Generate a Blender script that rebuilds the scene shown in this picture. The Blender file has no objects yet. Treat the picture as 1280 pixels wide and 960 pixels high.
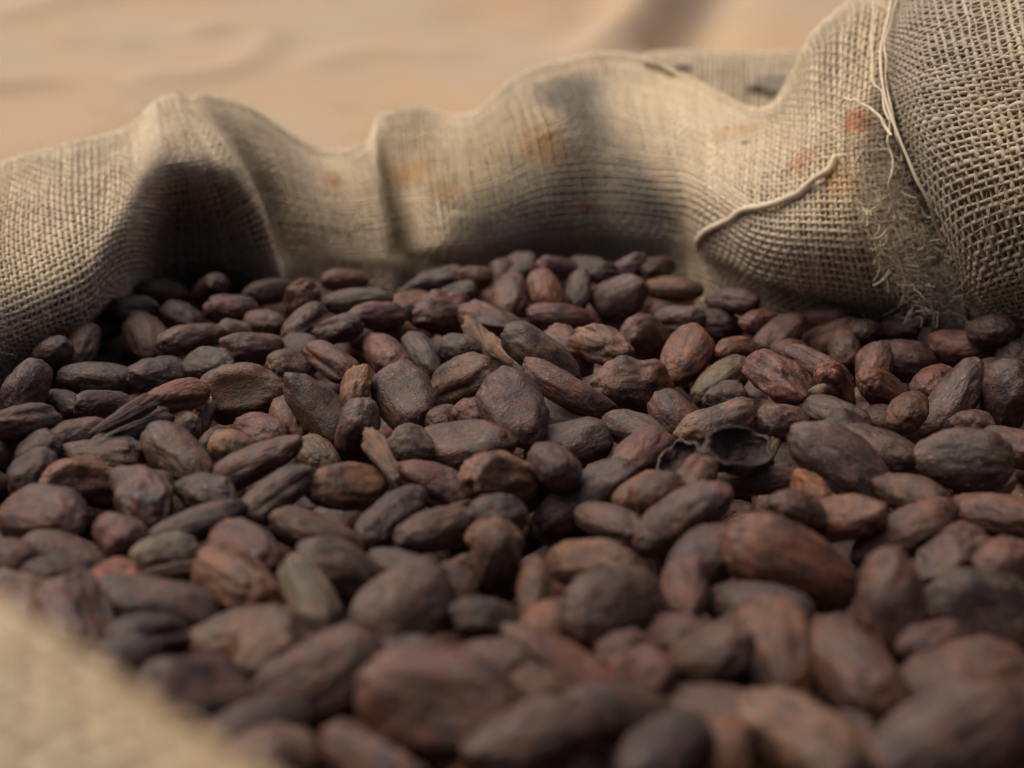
import bpy, bmesh, math, random
import numpy as np
from mathutils import Vector, Matrix, noise

random.seed(7); rng = np.random.default_rng(7)
scene = bpy.context.scene
COL = scene.collection

# ------------------------------------------------------------------ camera
LENS, SENSOR, PW, PH = 50.0, 36.0, 1280.0, 960.0
FPX = PW * LENS / SENSOR
CAM_H, PITCH = 0.108, math.radians(16.6)
CAM = np.array([0.0, 0.0, CAM_H])
RGT = np.array([1.0, 0.0, 0.0])
FWD = np.array([0.0, math.cos(PITCH), -math.sin(PITCH)])
UPV = np.array([0.0, math.sin(PITCH), math.cos(PITCH)])
cam = bpy.data.cameras.new('camera'); cam_ob = bpy.data.objects.new('camera', cam)
COL.objects.link(cam_ob); scene.camera = cam_ob
cam.lens = LENS; cam.sensor_width = SENSOR; cam.clip_start = 0.005; cam.clip_end = 50
cam_ob.location = CAM; cam_ob.rotation_euler = (math.pi / 2 - PITCH, 0, 0)
cam.dof.use_dof = True; cam.dof.focus_distance = 0.350; cam.dof.aperture_fstop = 11
cam.dof.aperture_blades = 0

# ------------------------------------------------------------------ light
SUN_DIR = Vector((-0.44, 0.14, 0.89)).normalized()        # towards the sun
world = bpy.data.worlds.new('World'); scene.world = world; world.use_nodes = True
wn = world.node_tree.nodes; wl = world.node_tree.links
sky = wn.new('ShaderNodeTexSky'); sky.sky_type = 'NISHITA'; sky.sun_disc = False
sky.sun_elevation = math.asin(SUN_DIR.z); sky.sun_rotation = math.atan2(SUN_DIR.x, SUN_DIR.y)
sky.air_density = 0.45; sky.dust_density = 6.0; sky.ozone_density = 0.0
bg = wn['Background']; bg.inputs['Strength'].default_value = 0.062
wl.new(sky.outputs[0], bg.inputs['Color'])
sun = bpy.data.lights.new('sun', 'SUN'); sun.energy = 1.3; sun.angle = math.radians(70)
sun.color = (1.0, 0.90, 0.76)
sun_ob = bpy.data.objects.new('sun', sun); COL.objects.link(sun_ob)
sun_ob.rotation_euler = SUN_DIR.to_track_quat('Z', 'Y').to_euler()
sun_ob.location = (-1, 0.5, 2)
vs = scene.view_settings
vs.view_transform = 'Standard'; vs.look = 'None'; vs.gamma = 1.0; vs.use_curve_mapping = False
vs.exposure = 1.0
scene.cycles.max_bounces = 4; scene.cycles.diffuse_bounces = 3; scene.cycles.glossy_bounces = 2
scene.cycles.caustics_reflective = False; scene.cycles.caustics_refractive = False

# ------------------------------------------------------------------ helpers
def ray(px, py):
    return FWD + RGT * ((px - PW / 2) / FPX) + UPV * ((PH / 2 - py) / FPX)
def at(px, py, d):                         # a point seen at a pixel of the photograph, d metres deep
    return CAM + ray(px, py) * d
def project(P):
    q = np.asarray(P) - CAM
    d = q @ FWD
    return PW / 2 + FPX * (q @ RGT) / d, PH / 2 - FPX * (q @ UPV) / d, d

def mesh_np(name, verts, quads=None, tris=None):
    me = bpy.data.meshes.new(name)
    verts = np.ascontiguousarray(verts, dtype=np.float32)
    me.vertices.add(len(verts)); me.vertices.foreach_set('co', verts.ravel())
    loops, starts, totals, off = [], [], [], 0
    for f, k in ((quads, 4), (tris, 3)):
        if f is None or len(f) == 0: continue
        f = np.asarray(f, dtype=np.int32)
        loops.append(f.ravel()); starts.append(off + np.arange(len(f), dtype=np.int32) * k)
        totals.append(np.full(len(f), k, dtype=np.int32)); off += f.size
    loops = np.concatenate(loops); starts = np.concatenate(starts); totals = np.concatenate(totals)
    me.loops.add(len(loops)); me.loops.foreach_set('vertex_index', loops)
    me.polygons.add(len(starts)); me.polygons.foreach_set('loop_start', starts)
    me.polygons.foreach_set('loop_total', totals)
    me.update(calc_edges=True)
    me.polygons.foreach_set('use_smooth', np.ones(len(starts), dtype=bool))
    return me
def add_attr(me, name, vals):
    a = me.attributes.new(name, 'FLOAT', 'POINT'); a.data.foreach_set('value', np.asarray(vals, dtype=np.float32))
def add_color(me, name, cols):
    a = me.attributes.new(name, 'FLOAT_COLOR', 'POINT')
    c = np.ones((len(cols), 4), dtype=np.float32); c[:, :3] = cols
    a.data.foreach_set('color', c.ravel())
def link(name, data, parent=None, mat=None):
    o = bpy.data.objects.new(name, data); COL.objects.link(o)
    if parent is not None: o.parent = parent
    if mat is not None: data.materials.append(mat)
    return o
def tag(o, label, cat, group=None, kind=None):
    o['label'] = label
    if cat: o['category'] = cat
    if group: o['group'] = group
    if kind: o['kind'] = kind
    return o
def unit(v):
    return v / np.maximum(np.linalg.norm(v, axis=-1, keepdims=True), 1e-12)

class NT:
    def __init__(s, name):
        s.m = bpy.data.materials.new(name); s.m.use_nodes = True
        s.n = s.m.node_tree.nodes; s.l = s.m.node_tree.links
        s.b = s.n['Principled BSDF']
    def new(s, t, **kw):
        n = s.n.new(t)
        for k, v in kw.items(): setattr(n, k, v)
        return n
    def put(s, sock, v):
        if hasattr(v, 'is_output'): s.l.new(v, sock)
        elif isinstance(v, (tuple, list)) and sock.type == 'RGBA' and len(v) == 3: sock.default_value = (*v, 1)
        else: sock.default_value = v
    def noise(s, vec, scale, detail=3, rough=0.55, dist=0.0):
        n = s.new('ShaderNodeTexNoise'); s.put(n.inputs['Vector'], vec)
        n.inputs['Scale'].default_value = scale; n.inputs['Detail'].default_value = detail
        n.inputs['Roughness'].default_value = rough; n.inputs['Distortion'].default_value = dist
        return n.outputs['Fac']
    def ramp(s, f, a, b, lo=0.0, hi=1.0):
        n = s.new('ShaderNodeMapRange'); n.interpolation_type = 'SMOOTHSTEP'
        for k, v in zip(('Value', 'From Min', 'From Max', 'To Min', 'To Max'), (f, a, b, lo, hi)): s.put(n.inputs[k], v)
        return n.outputs[0]
    def mix(s, f, a, b, mode='MIX'):
        n = s.new('ShaderNodeMix', data_type='RGBA', blend_type=mode)
        s.put(n.inputs[0], f); s.put(n.inputs[6], a); s.put(n.inputs[7], b)
        return n.outputs[2]
    def math(s, op, a, b=0.0):
        n = s.new('ShaderNodeMath', operation=op); s.put(n.inputs[0], a); s.put(n.inputs[1], b)
        return n.outputs[0]
    def vmath(s, op, a, b):
        n = s.new('ShaderNodeVectorMath', operation=op); s.put(n.inputs[0], a); s.put(n.inputs[1], b)
        return n.outputs['Value'] if op in ('DISTANCE', 'DOT_PRODUCT') else n.outputs[0]
    def bump(s, h, strength, dist, prev=None):
        n = s.new('ShaderNodeBump'); n.inputs['Strength'].default_value = strength
        n.inputs['Distance'].default_value = dist; s.put(n.inputs['Height'], h)
        if prev is not None: s.l.new(prev, n.inputs['Normal'])
        return n.outputs[0]

def catmull(P, n):                         # P [k, ...] -> n samples along axis 0
    k = len(P); t = np.linspace(0, k - 1, n); i = np.clip(t.astype(int), 0, k - 2); f = t - i
    f = f.reshape((-1,) + (1,) * (P.ndim - 1))
    p0 = np.where((i > 0).reshape(f.shape), P[np.maximum(i - 1, 0)], 2 * P[i] - P[i + 1])
    p1, p2 = P[i], P[i + 1]
    p3 = np.where((i + 2 < k).reshape(f.shape), P[np.minimum(i + 2, k - 1)], 2 * P[i + 1] - P[i])
    return 0.5 * (2 * p1 + (p2 - p0) * f + (2 * p0 - 5 * p1 + 4 * p2 - p3) * f ** 2 + (3 * p1 - p0 - 3 * p2 + p3) * f ** 3)

# ------------------------------------------------------------------ background cloth
def make_backdrop():
    nx, ny = 260, 150
    xs = np.linspace(-1.7, 1.9, nx); ys = np.linspace(0.0, 1.0, ny)
    X, T = np.meshgrid(xs, ys, indexing='ij')
    Y = 0.64 + T * 1.5
    Z = -0.13 + 0.33 * T + 0.16 * T ** 2
    def on_sheet(px, py):                  # where a crease of the photograph lies on the sheet
        r = ray(px, py); tt = np.linspace(0, 1, 800); d = (0.64 + tt * 1.5) / r[1]
        z = CAM_H + r[2] * d; k = int(np.argmax(z <= -0.13 + 0.33 * tt + 0.16 * tt ** 2))
        return np.array([r[0] * d[k], tt[k] * 1.5])
    def crease(pix, w, h):
        L = catmull(np.array([on_sheet(*p) for p in pix]), 40)
        d = np.min(np.hypot(X[..., None] - L[:, 0], T[..., None] * 1.5 - L[:, 1]), axis=-1)
        return h * np.exp(-(d / w) ** 2)
    for pix, w, h in (([(-80, 118), (0, 108), (60, 100), (112, 104), (150, 122), (190, 145)], .030, .016), ([(180, 95), (240, 92), (300, 80), (335, 45), (300, 30), (250, 35)], .030, .014),
                      ([(90, 45), (130, 45), (160, 52)], .03, .010), ([(400, 75), (470, 62), (560, 66)], .04, .008), ([(770, 70), (800, 25), (830, -20), (850, -60)], .035, .030),
                      ([(845, 60), (865, 20), (890, -20), (910, -60)], .045, -.030), ([(0, 20), (120, -10), (300, -15)], .05, .012), ([(600, 20), (680, 40), (740, 30)], .05, -.008)):
        Z = Z + crease(pix, w * (.42 if h < .02 and h > 0 else .8), h * (.55 if h < .02 and h > 0 else 1.0))
    nz = np.array([noise.fractal(Vector((x * 2.2, t * 3.0, 3.1)), 1.0, 2.0, 3) for x, t in zip(X.ravel(), T.ravel())]).reshape(X.shape)
    Z = Z + nz * 0.007
    V = np.stack([X, Y, Z], -1).reshape(-1, 3)
    i, j = np.meshgrid(np.arange(nx - 1), np.arange(ny - 1), indexing='ij'); a = (i * ny + j).ravel()
    me = mesh_np('backdrop_cloth', V, np.stack([a, a + ny, a + ny + 1, a + 1], 1))
    t = NT('tan_cloth')
    pos = t.new('ShaderNodeNewGeometry').outputs['Position']
    n1 = t.noise(pos, 5.0, 5, 0.65); n2 = t.noise(pos, 12.0, 4, 0.6)
    c = t.mix(t.ramp(n1, 0.35, 0.68), (0.41, 0.275, 0.16), (0.375, 0.285, 0.19))
    c = t.mix(t.math('MULTIPLY', t.ramp(n2, 0.52, 0.75), 0.5), c, (0.33, 0.205, 0.115))
    t.put(t.b.inputs['Base Color'], c); t.b.inputs['Roughness'].default_value = 0.85
    wv = t.noise(pos, 900, 2)
    t.put(t.b.inputs['Normal'], t.bump(wv, 0.3, 0.0004))
    o = link('backdrop_cloth', me, None, t.m)
    tag(o, 'tan cloth spread behind the sack, softly creased', 'cloth', kind='structure')
make_backdrop()

# ------------------------------------------------------------------ burlap sack
PITCH_T = 0.0025                           # thread spacing of the burlap

class Panel:
    def __init__(s, sections, du=420, dv=150, wrinkle=0.0009, seed=0.0):
        S = np.array(sections, dtype=float)                   # [ns, np, 3] world
        A = catmull(S.transpose(1, 0, 2), dv)                 # along v
        G = catmull(A.transpose(1, 0, 2), du)                 # [du, dv, 3]
        # even out the spacing along both directions (mean arc length)
        for ax in (0, 1):
            H = G if ax == 0 else G.transpose(1, 0, 2)
            seg = np.linalg.norm(np.diff(H, axis=0), axis=-1).mean(1)
            cum = np.concatenate([[0], np.cumsum(seg)]); tt = np.linspace(0, cum[-1], len(H))
            idx = np.interp(tt, cum, np.arange(len(H)))
            i0 = np.clip(idx.astype(int), 0, len(H) - 2); f = (idx - i0)[:, None, None]
            H = H[i0] * (1 - f) + H[i0 + 1] * f
            G = H if ax == 0 else H.transpose(1, 0, 2)
            if ax == 0: s.Lu = cum[-1]
            else: s.Lv = cum[-1]
        s.G = G; s.N = s.normals(G)
        if wrinkle > 0:
            st = 3
            sub = G[::st, ::st]
            w = np.array([noise.fractal(Vector(p * 38.0) + Vector((seed, 0, 0)), 1.0, 2.0, 3) for p in sub.reshape(-1, 3)]).reshape(sub.shape[:2])
            ui = np.linspace(0, (len(G) - 1) / st, len(G)); vi = np.linspace(0, (G.shape[1] - 1) / st, G.shape[1])
            w = s.bil(w[..., None], np.minimum(ui, w.shape[0] - 1.001), np.minimum(vi, w.shape[1] - 1.001))[..., 0]
            s.G = G + s.N * (w * wrinkle)[..., None]; s.N = s.normals(s.G)
    @staticmethod
    def normals(G):
        n = unit(np.cross(np.gradient(G, axis=0), np.gradient(G, axis=1)))
        return n
    @staticmethod
    def bil(G, u, v):                      # grid samples at the outer product of u and v (index units)
        i = np.clip(u.astype(int), 0, G.shape[0] - 2); j = np.clip(v.astype(int), 0, G.shape[1] - 2)
        fu = (u - i)[:, None, None]; fv = (v - j)[None, :, None]
        A = G[i] * (1 - fu) + G[i + 1] * fu
        return A[:, j] * (1 - fv) + A[:, j + 1] * fv
    def samp(s, G, U, V):                  # arbitrary samples, U V same shape, index units
        i = np.clip(U.astype(int), 0, G.shape[0] - 2); j = np.clip(V.astype(int), 0, G.shape[1] - 2)
        a = np.clip(U - i, 0, 1)[..., None]; b = np.clip(V - j, 0, 1)[..., None]
        return (G[i, j] * (1 - a) + G[i + 1, j] * a) * (1 - b) + (G[i, j + 1] * (1 - a) + G[i + 1, j + 1] * a) * b
    def sign(s, sgn):
        s.N = s.N * sgn; return s
    def find(s, px, py):                   # surface point seen at a pixel
        x, y, d = project(s.G.reshape(-1, 3))
        q = np.hypot(x - px, y - py); near = q < max(6.0, q.min() + 1)
        k = np.where(near)[0]; k = k[np.argmin(d[k])]
        return s.G.reshape(-1, 3)[k], s.N.reshape(-1, 3)[k]

def tubes(P, N, half_w, half_t, sides=4):
    """P, N [m, n, 3]; flattened tubes along axis 1"""
    m, n, _ = P.shape
    T = unit(np.gradient(P, axis=1)); B = unit(np.cross(T, N)); N2 = np.cross(B, T)
    a = np.arange(sides) * 2 * math.pi / sides + math.pi / 2
    R = P[:, :, None, :] + B[:, :, None, :] * (np.cos(a)[None, None, :] * half_w[..., None])[..., None] \
        + N2[:, :, None, :] * (np.sin(a)[None, None, :] * half_t[..., None])[..., None]
    V = R.reshape(-1, 3)
    k = np.arange(m)[:, None, None] * n * sides + np.arange(n - 1)[None, :, None] * sides
    r = np.arange(sides)[None, None, :]; r2 = (r + 1) % sides
    q = np.stack([k + r, k + r2, k + sides + r2, k + sides + r], -1).reshape(-1, 4)
    return V, q

def smooth_noise(m, n, step, amp):
    k = max(3, int(n / step) + 3)
    base = rng.normal(0, 1, (k, m))
    return catmull(base, n).T * amp

def weave(panel, parent, name, mat, mat_back, vmin=0.0, vmax=1.0, pitch=PITCH_T, seg=3, shear=0.0, lean=0.0, fat=0.255):
    G, N = panel.G, panel.N
    du, dv = G.shape[:2]
    nu = int(panel.Lu / pitch); nv = int(panel.Lv * (vmax - vmin) / pitch)
    su, sv = (du - 1) / nu, (dv - 1) * (vmax - vmin) / nv; v0 = (dv - 1) * vmin
    amp = pitch * 0.115
    BG = (G - N * pitch * 0.75)[::2, ::2]
    back = mesh_np(name, BG.reshape(-1, 3), quads=grid_quads(*BG.shape[:2]))
    root = link(name, back, parent, mat_back)
    # threads running along u
    n = nu * seg + 1
    cu = np.tile(np.linspace(0, nu, n), (nv, 1)); cv = np.tile(np.arange(nv)[:, None] + 0.5, (1, n))
    lat = smooth_noise(nv, n, 60, 0.06) + smooth_noise(nv, n, 10, 0.06)
    U, V = cu * su, v0 + (cv + lat + shear * (cu - nu / 2)) * sv
    P = panel.samp(G, U, V); Nn = unit(panel.samp(N, U, V))
    ph = np.cos(math.pi * (cu - 0.5)) * np.where(np.arange(nv)[:, None] % 2 == 0, 1, -1)
    P = P + Nn * (amp * ph)[..., None]
    wv = pitch * fat * np.clip(1 + smooth_noise(nv, n, 9, 0.20) + rng.normal(0, 0.09, (nv, 1)), 0.5, 1.8)
    vt, q = tubes(P, Nn, wv, pitch * 0.175 * np.ones_like(wv))
    me = mesh_np('weft_threads', vt, q)
    tone = np.repeat((rng.normal(0.5, 0.12, (nv, 1)) + smooth_noise(nv, n, 25, 0.13)).ravel(), 4)
    add_attr(me, 'tone', np.clip(tone, 0, 1))
    o = link('weft_threads', me, root, mat); o['kind'] = 'stuff'
    # threads running along v
    n = nv * seg + 1
    cv = np.tile(np.linspace(0, nv, n), (nu, 1)); cu = np.tile(np.arange(nu)[:, None] + 0.5, (1, n))
    lat = smooth_noise(nu, n, 60, 0.06) + smooth_noise(nu, n, 10, 0.06)
    U, V = (cu + lat + lean * (cv - nv / 2)) * su, v0 + (cv + shear * (cu - nu / 2)) * sv
    P = panel.samp(G, U, V); Nn = unit(panel.samp(N, U, V))
    ph = -np.cos(math.pi * (cv - 0.5)) * np.where(np.arange(nu)[:, None] % 2 == 0, 1, -1)
    P = P + Nn * (amp * ph)[..., None]
    wv = pitch * fat * np.clip(1 + smooth_noise(nu, n, 9, 0.20) + rng.normal(0, 0.09, (nu, 1)), 0.5, 1.8)
    vt, q = tubes(P, Nn, wv, pitch * 0.175 * np.ones_like(wv))
    me = mesh_np('warp_threads', vt, q)
    tone = np.repeat((rng.normal(0.5, 0.12, (nu, 1)) + smooth_noise(nu, n, 25, 0.13)).ravel(), 4)
    add_attr(me, 'tone', np.clip(tone, 0, 1))
    o = link('warp_threads', me, root, mat); o['kind'] = 'stuff'
    return root

def grid_quads(a, b):
    i, j = np.meshgrid(np.arange(a - 1), np.arange(b - 1), indexing='ij'); k = (i * b + j).ravel()
    return np.stack([k, k + b, k + b + 1, k + 1], 1)

def fuzz(panel, parent, mat, count, length=(0.003, 0.009), lift=0.5, vmin=0.0, vmax=1.0, rad=0.00007):
    du, dv = panel.G.shape[:2]
    U = rng.uniform(0, du - 1.01, count); V = rng.uniform(vmin, vmax, count) * (dv - 1.01)
    P = panel.samp(panel.G, U, V); N = unit(panel.samp(panel.N, U, V))
    d = unit(rng.normal(0, 1, (count, 3)) + N * lift * rng.uniform(0.2, 2.0, (count, 1)))
    c = unit(rng.normal(0, 1, (count, 3)))
    L = rng.uniform(*length, (count, 1)); k = 4
    t = np.linspace(0, 1, k)[None, :, None]
    path = P[:, None] + N[:, None] * 0.0004 + (d * L)[:, None] * t + (c * L * 0.45)[:, None] * t ** 2
    w = np.linspace(1, 0.4, k)[None, :] * rad * np.ones((count, 1))
    vt, q = tubes(path, np.repeat(c[:, None], k, 1), w, w, 3)
    me = mesh_np('fuzz', vt, q); add_attr(me, 'tone', np.repeat(rng.uniform(0.5, 1, count), k * 3))
    o = link('fuzz', me, parent, mat); o['kind'] = 'stuff'

def px_sections(secs, dscale=None):
    out = []
    for s in secs:
        pts = [at(*p) for p in s]
        b = pts[0]; l = pts[-1]
        inward = unit(np.array([b[0], b[1], 0]) - np.array([0.0, 0.3, 0.0]))
        pts = [b + inward * 0.006 + np.array([0, 0, -0.045])] + pts + [l + inward * 0.02 + np.array([0, 0, -0.075]), l + inward * 0.03 + np.array([0, 0, -0.16])]
        out.append(pts)
    return out

BACK = [  # each section: foot at the beans, up the inner face, crest, outer side (photo px, px, depth m)
 [(-420,720,.24),(-400,620,.24),(-380,500,.25),(-350,400,.275),(-320,320,.31),(-340,310,.35),(-380,400,.39)],
 [(-190,580,.33),(-195,510,.305),(-205,420,.31),(-200,340,.34),(-190,275,.385),(-200,268,.40),(-220,340,.44)],
 [(-40,505,.39),(-55,450,.360),(-65,380,.361),(-65,305,.385),(-60,240,.43),(-65,232,.465),(-70,300,.48)],
 [(30,470,.42),(18,420,.388),(10,360,.387),(5,290,.41),(15,212,.46),(15,206,.495),(15,280,.535)],
 [(112,430,.45),(102,385,.412),(92,320,.41),(85,255,.437),(85,192,.485),(85,186,.52),(85,260,.56)],
 [(160,400,.475),(150,345,.440),(155,285,.430),(162,225,.452),(160,172,.495),(158,167,.51),(160,240,.55)],
 [(218,385,.575),(208,335,.540),(212,290,.518),(208,212,.474),(196,140,.50),(198,130,.53),(200,200,.56)],
 [(298,370,.55),(286,325,.528),(276,282,.512),(252,205,.480),(222,132,.505),(222,124,.535),(225,200,.56)],
 [(352,365,.512),(344,325,.505),(322,258,.49),(288,195,.487),(240,136,.512),(238,127,.537),(240,200,.56)],
 [(356,352,.545),(346,312,.545),(326,250,.54),(300,195,.532),(264,134,.53),(260,124,.55),(260,200,.59)],
 [(398,355,.545),(385,315,.54),(370,260,.536),(350,205,.537),(318,152,.545),(315,144,.565),(312,220,.605)],
 [(440,352,.54),(432,318,.535),(425,270,.535),(416,228,.54),(400,199,.552),(398,193,.575),(396,260,.615)],
 [(492,352,.525),(484,315,.522),(476,265,.525),(468,220,.532),(458,190,.548),(456,184,.575),(456,240,.615)],
 [(507,345,.542),(498,310,.545),(490,260,.545),(482,205,.55),(476,158,.563),(476,149,.588),(478,220,.63)],
 [(560,345,.53),(548,305,.515),(540,255,.525),(534,205,.548),(530,149,.59),(530,140,.615),(530,210,.63)],
 [(622,340,.545),(614,300,.532),(610,250,.530),(600,200,.540),(590,156,.58),(588,147,.605),(588,210,.63)],
 [(690,335,.555),(690,290,.536),(682,225,.530),(668,160,.540),(650,110,.575),(648,100,.59),(648,170,.63)],
 [(770,335,.560),(772,285,.545),(757,220,.545),(738,140,.556),(715,86,.575),(712,77,.59),(712,150,.63)],
 [(850,338,.54),(845,292,.522),(812,225,.515),(790,150,.53),(778,84,.57),(780,72,.58),(780,140,.63)],
 [(895,352,.49),(882,308,.468),(868,232,.465),(856,165,.49),(846,104,.54),(848,92,.55),(850,140,.6)],
 [(965,385,.47),(955,345,.436),(945,280,.425),(948,215,.44),(952,155,.48),(955,135,.52),(955,170,.57)],
 [(1050,402,.46),(1042,360,.424),(1030,290,.408),(1026,200,.418),(1025,115,.445),(1022,52,.485),(1015,70,.54)],
 [(1130,412,.455),(1122,370,.426),(1100,290,.41),(1085,190,.413),(1090,80,.435),(1100,-8,.48),(1090,0,.54)],
 [(1210,425,.445),(1200,360,.445),(1185,280,.445),(1165,180,.45),(1155,60,.465),(1150,-50,.51),(1140,-40,.57)],
]
REAR = [[(x,190,.615),(x,130,.63),(x,y+18,.665),(x,y,.70),(x,y+30,.74)] for x, y in ((690,125),(750,92),(800,70),(860,64),(940,66),(1010,68),(1080,90))]
SIDE = [
 [(1222,425,.43),(1196,350,.404),(1156,250,.396),(1126,150,.404),(1110,60,.422),(1112,-10,.455),(1118,-60,.50),(1118,-30,.56)],
 [(1245,432,.415),(1226,350,.380),(1196,250,.370),(1170,150,.372),(1158,50,.386),(1162,-45,.43),(1168,-95,.49),(1170,-70,.55)],
 [(1300,445,.40),(1292,350,.363),(1278,250,.350),(1262,150,.352),(1252,40,.368),(1252,-65,.43),(1255,-115,.48),(1255,-90,.54)],
 [(1400,475,.38),(1398,360,.342),(1388,250,.330),(1378,140,.332),(1368,30,.352),(1368,-75,.42),(1370,-125,.47),(1370,-90,.53)],
 [(1580,560,.30),(1580,430,.280),(1570,300,.28),(1560,170,.30),(1550,40,.34),(1550,-45,.39),(1550,-90,.44),(1550,-60,.50)],
 [(1950,760,.23),(1950,600,.215),(1940,430,.22),(1930,260,.24),(1920,120,.28),(1920,60,.32),(1920,40,.36),(1920,60,.41)],
]
def front_sections():
    out = []
    c = [at(*p) for p in ((-620,600,.18),(-330,640,.145),(-120,712,.120),(30,786,.106),(160,872,.100),(300,950,.097),(440,1032,.095),(700,1120,.094),(1000,1240,.094))]
    e = np.array([0.45, 0.89, 0.0]); z = np.array([0, 0, 1.0])
    for k, p in enumerate(c):
        out.append([p + e*.004 - z*.075, p + e*.010 - z*.035, p + e*.007 - z*.012, p, p - e*.014 + z*.004,
                    p - e*.03 - z*.004, p - e*.042 - z*.03, p - e*.045 - z*.08, p - e*.05 - z*.16])
    return out

def burlap_mats(stains):
    def make(name, back, c0=(0.44, 0.345, 0.225), c1=(0.76, 0.645, 0.47)):
        t = NT(name)
        pos = t.new('ShaderNodeNewGeometry').outputs['Position']
        n1 = t.noise(pos, 26, 4, 0.6); n2 = t.noise(pos, 9, 3); n3 = t.noise(pos, 1400, 3, 0.7)
        if back:
            c = t.mix(n1, (0.17, 0.125, 0.078), (0.25, 0.19, 0.12))
        else:
            at_ = t.new('ShaderNodeAttribute', attribute_name='tone').outputs['Fac']
            c = t.mix(at_, c0, c1)
            c = t.mix(t.math('MULTIPLY', t.ramp(n2, 0.45, 0.70), 0.35), c, (0.54, 0.42, 0.23))
            c = t.mix(t.math('MULTIPLY', t.ramp(n1, 0.52, 0.72), 0.30), c, (0.30, 0.25, 0.20))
            c = t.mix(t.math('MULTIPLY', t.ramp(n3, 0.40, 0.75), 0.35), c, (0.22, 0.16, 0.10))
        dn = t.new('ShaderNodeTexNoise'); t.put(dn.inputs['Vector'], pos); dn.inputs['Scale'].default_value = 110; dn.inputs['Detail'].default_value = 3
        off = t.vmath('MULTIPLY', t.vmath('SUBTRACT', dn.outputs['Color'], (0.5, 0.5, 0.5)), (0.005, 0.005, 0.005))
        wob = t.vmath('ADD', pos, off)
        for p, r, colr, st in stains:
            f = t.ramp(t.vmath('DISTANCE', wob, tuple(float(q) for q in p)), r, r * 0.35, 0.0, st)
            c = t.mix(f, c, colr)
        t.put(t.b.inputs['Base Color'], c); t.b.inputs['Roughness'].default_value = 0.9
        t.b.inputs['Specular IOR Level'].default_value = 0.25
        t.put(t.b.inputs['Normal'], t.bump(n3, 0.5, 0.0003))
        return t.m
    return make('jute_yarn', False), make('jute_inner_layer', True), make('shaded_grey_jute_yarn', False, (0.27, 0.22, 0.16), (0.50, 0.43, 0.335))  # last one: greyer yarn, with part of the side bulge's shade in its colour

def toward_camera(p):
    k = p.G.shape[1]; mid = p.G[:, k // 5:k // 2]; nn = p.N[:, k // 5:k // 2]
    f = np.sign(((CAM - mid) * nn).sum(-1).mean())
    return p.sign(f)

P_back = toward_camera(Panel(px_sections(BACK), 640, 150, 0.0010, 1.0))
P_rear = toward_camera(Panel(px_sections(REAR), 200, 80, 0.0010, 5.0))
P_side = toward_camera(Panel(px_sections(SIDE), 360, 160, 0.0010, 9.0))
P_front = toward_camera(Panel(front_sections(), 200, 100, 0.0012, 13.0))

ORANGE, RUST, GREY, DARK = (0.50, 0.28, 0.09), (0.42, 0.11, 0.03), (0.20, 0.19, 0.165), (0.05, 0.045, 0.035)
st = []
for pan, px, py, r, c, k in (
    (P_back, 735, 252, .0050, RUST, .9), (P_back, 682, 178, .014, ORANGE, .55), (P_back, 512, 212, .012, ORANGE, .6),
    (P_back, 557, 232, .008, ORANGE, .5), (P_back, 412, 222, .006, RUST, .35), (P_back, 280, 240, .005, ORANGE, .4),
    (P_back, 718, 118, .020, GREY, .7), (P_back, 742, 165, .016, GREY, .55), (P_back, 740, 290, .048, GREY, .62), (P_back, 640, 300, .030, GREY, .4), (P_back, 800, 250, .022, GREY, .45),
    (P_back, 925, 160, .012, (.50, .30, .17), .5), (P_back, 933, 175, .0022, DARK, .8), (P_back, 902, 158, .0016, DARK, .7),
    (P_back, 1000, 197, .008, RUST, .4), (P_back, 1045, 225, .007, ORANGE, .5), (P_back, 1075, 150, .007, RUST, .7),
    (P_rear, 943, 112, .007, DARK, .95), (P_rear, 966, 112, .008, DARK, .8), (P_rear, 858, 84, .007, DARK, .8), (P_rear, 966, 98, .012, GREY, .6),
    (P_front, 120, 900, .028, (.50, .32, .15), .45), (P_front, 330, 960, .016, (.50, .32, .15), .4)):
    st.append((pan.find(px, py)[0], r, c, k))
M_YARN, M_INNER, M_SHADED_GREY = burlap_mats(st)

sack = bpy.data.objects.new('burlap_sack', None); COL.objects.link(sack)
tag(sack, 'open burlap sack with its rim rolled down, full of dried beans', 'sack')
weave(P_back, sack, 'rolled_rim', M_YARN, M_INNER, 0.03, 0.54)
weave(P_rear, sack, 'outer_fold', M_YARN, M_INNER, 0.18, 0.62, seg=2)
weave(P_side, sack, 'side_bulge', M_SHADED_GREY, M_INNER, 0.05, 0.62, pitch=0.0025, shear=0.28, lean=-0.10)
weave(P_front, sack, 'near_rim', M_YARN, M_INNER, 0.10, 0.62, seg=2, fat=0.33)
fuzz(P_back, sack, M_YARN, 9000, (.0015, .0055), vmin=.1, vmax=.5, rad=.00006)
fuzz(P_side, sack, M_YARN, 5000, (.0015, .0055), vmin=.1, vmax=.5, rad=.00006)

# bottom of the sack under the beans
th = np.linspace(0, 2 * math.pi, 48, endpoint=False)
rr = np.linspace(0, 1, 8)
V = [(0.0, 0.31, -0.06)] + [(0.30 * r * math.cos(a), 0.31 + 0.34 * r * math.sin(a), -0.06 + 0.004 * math.sin(9 * a + 7 * r)) for r in rr[1:] for a in th]
tr = [(0, 1 + i, 1 + (i + 1) % 48) for i in range(48)]
qd = [(1 + k * 48 + i, 1 + (k + 1) * 48 + i, 1 + (k + 1) * 48 + (i + 1) % 48, 1 + k * 48 + (i + 1) % 48) for k in range(6) for i in range(48)]
link('sack_base', mesh_np('sack_base', np.array(V), qd, tr), sack, M_INNER)

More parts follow.
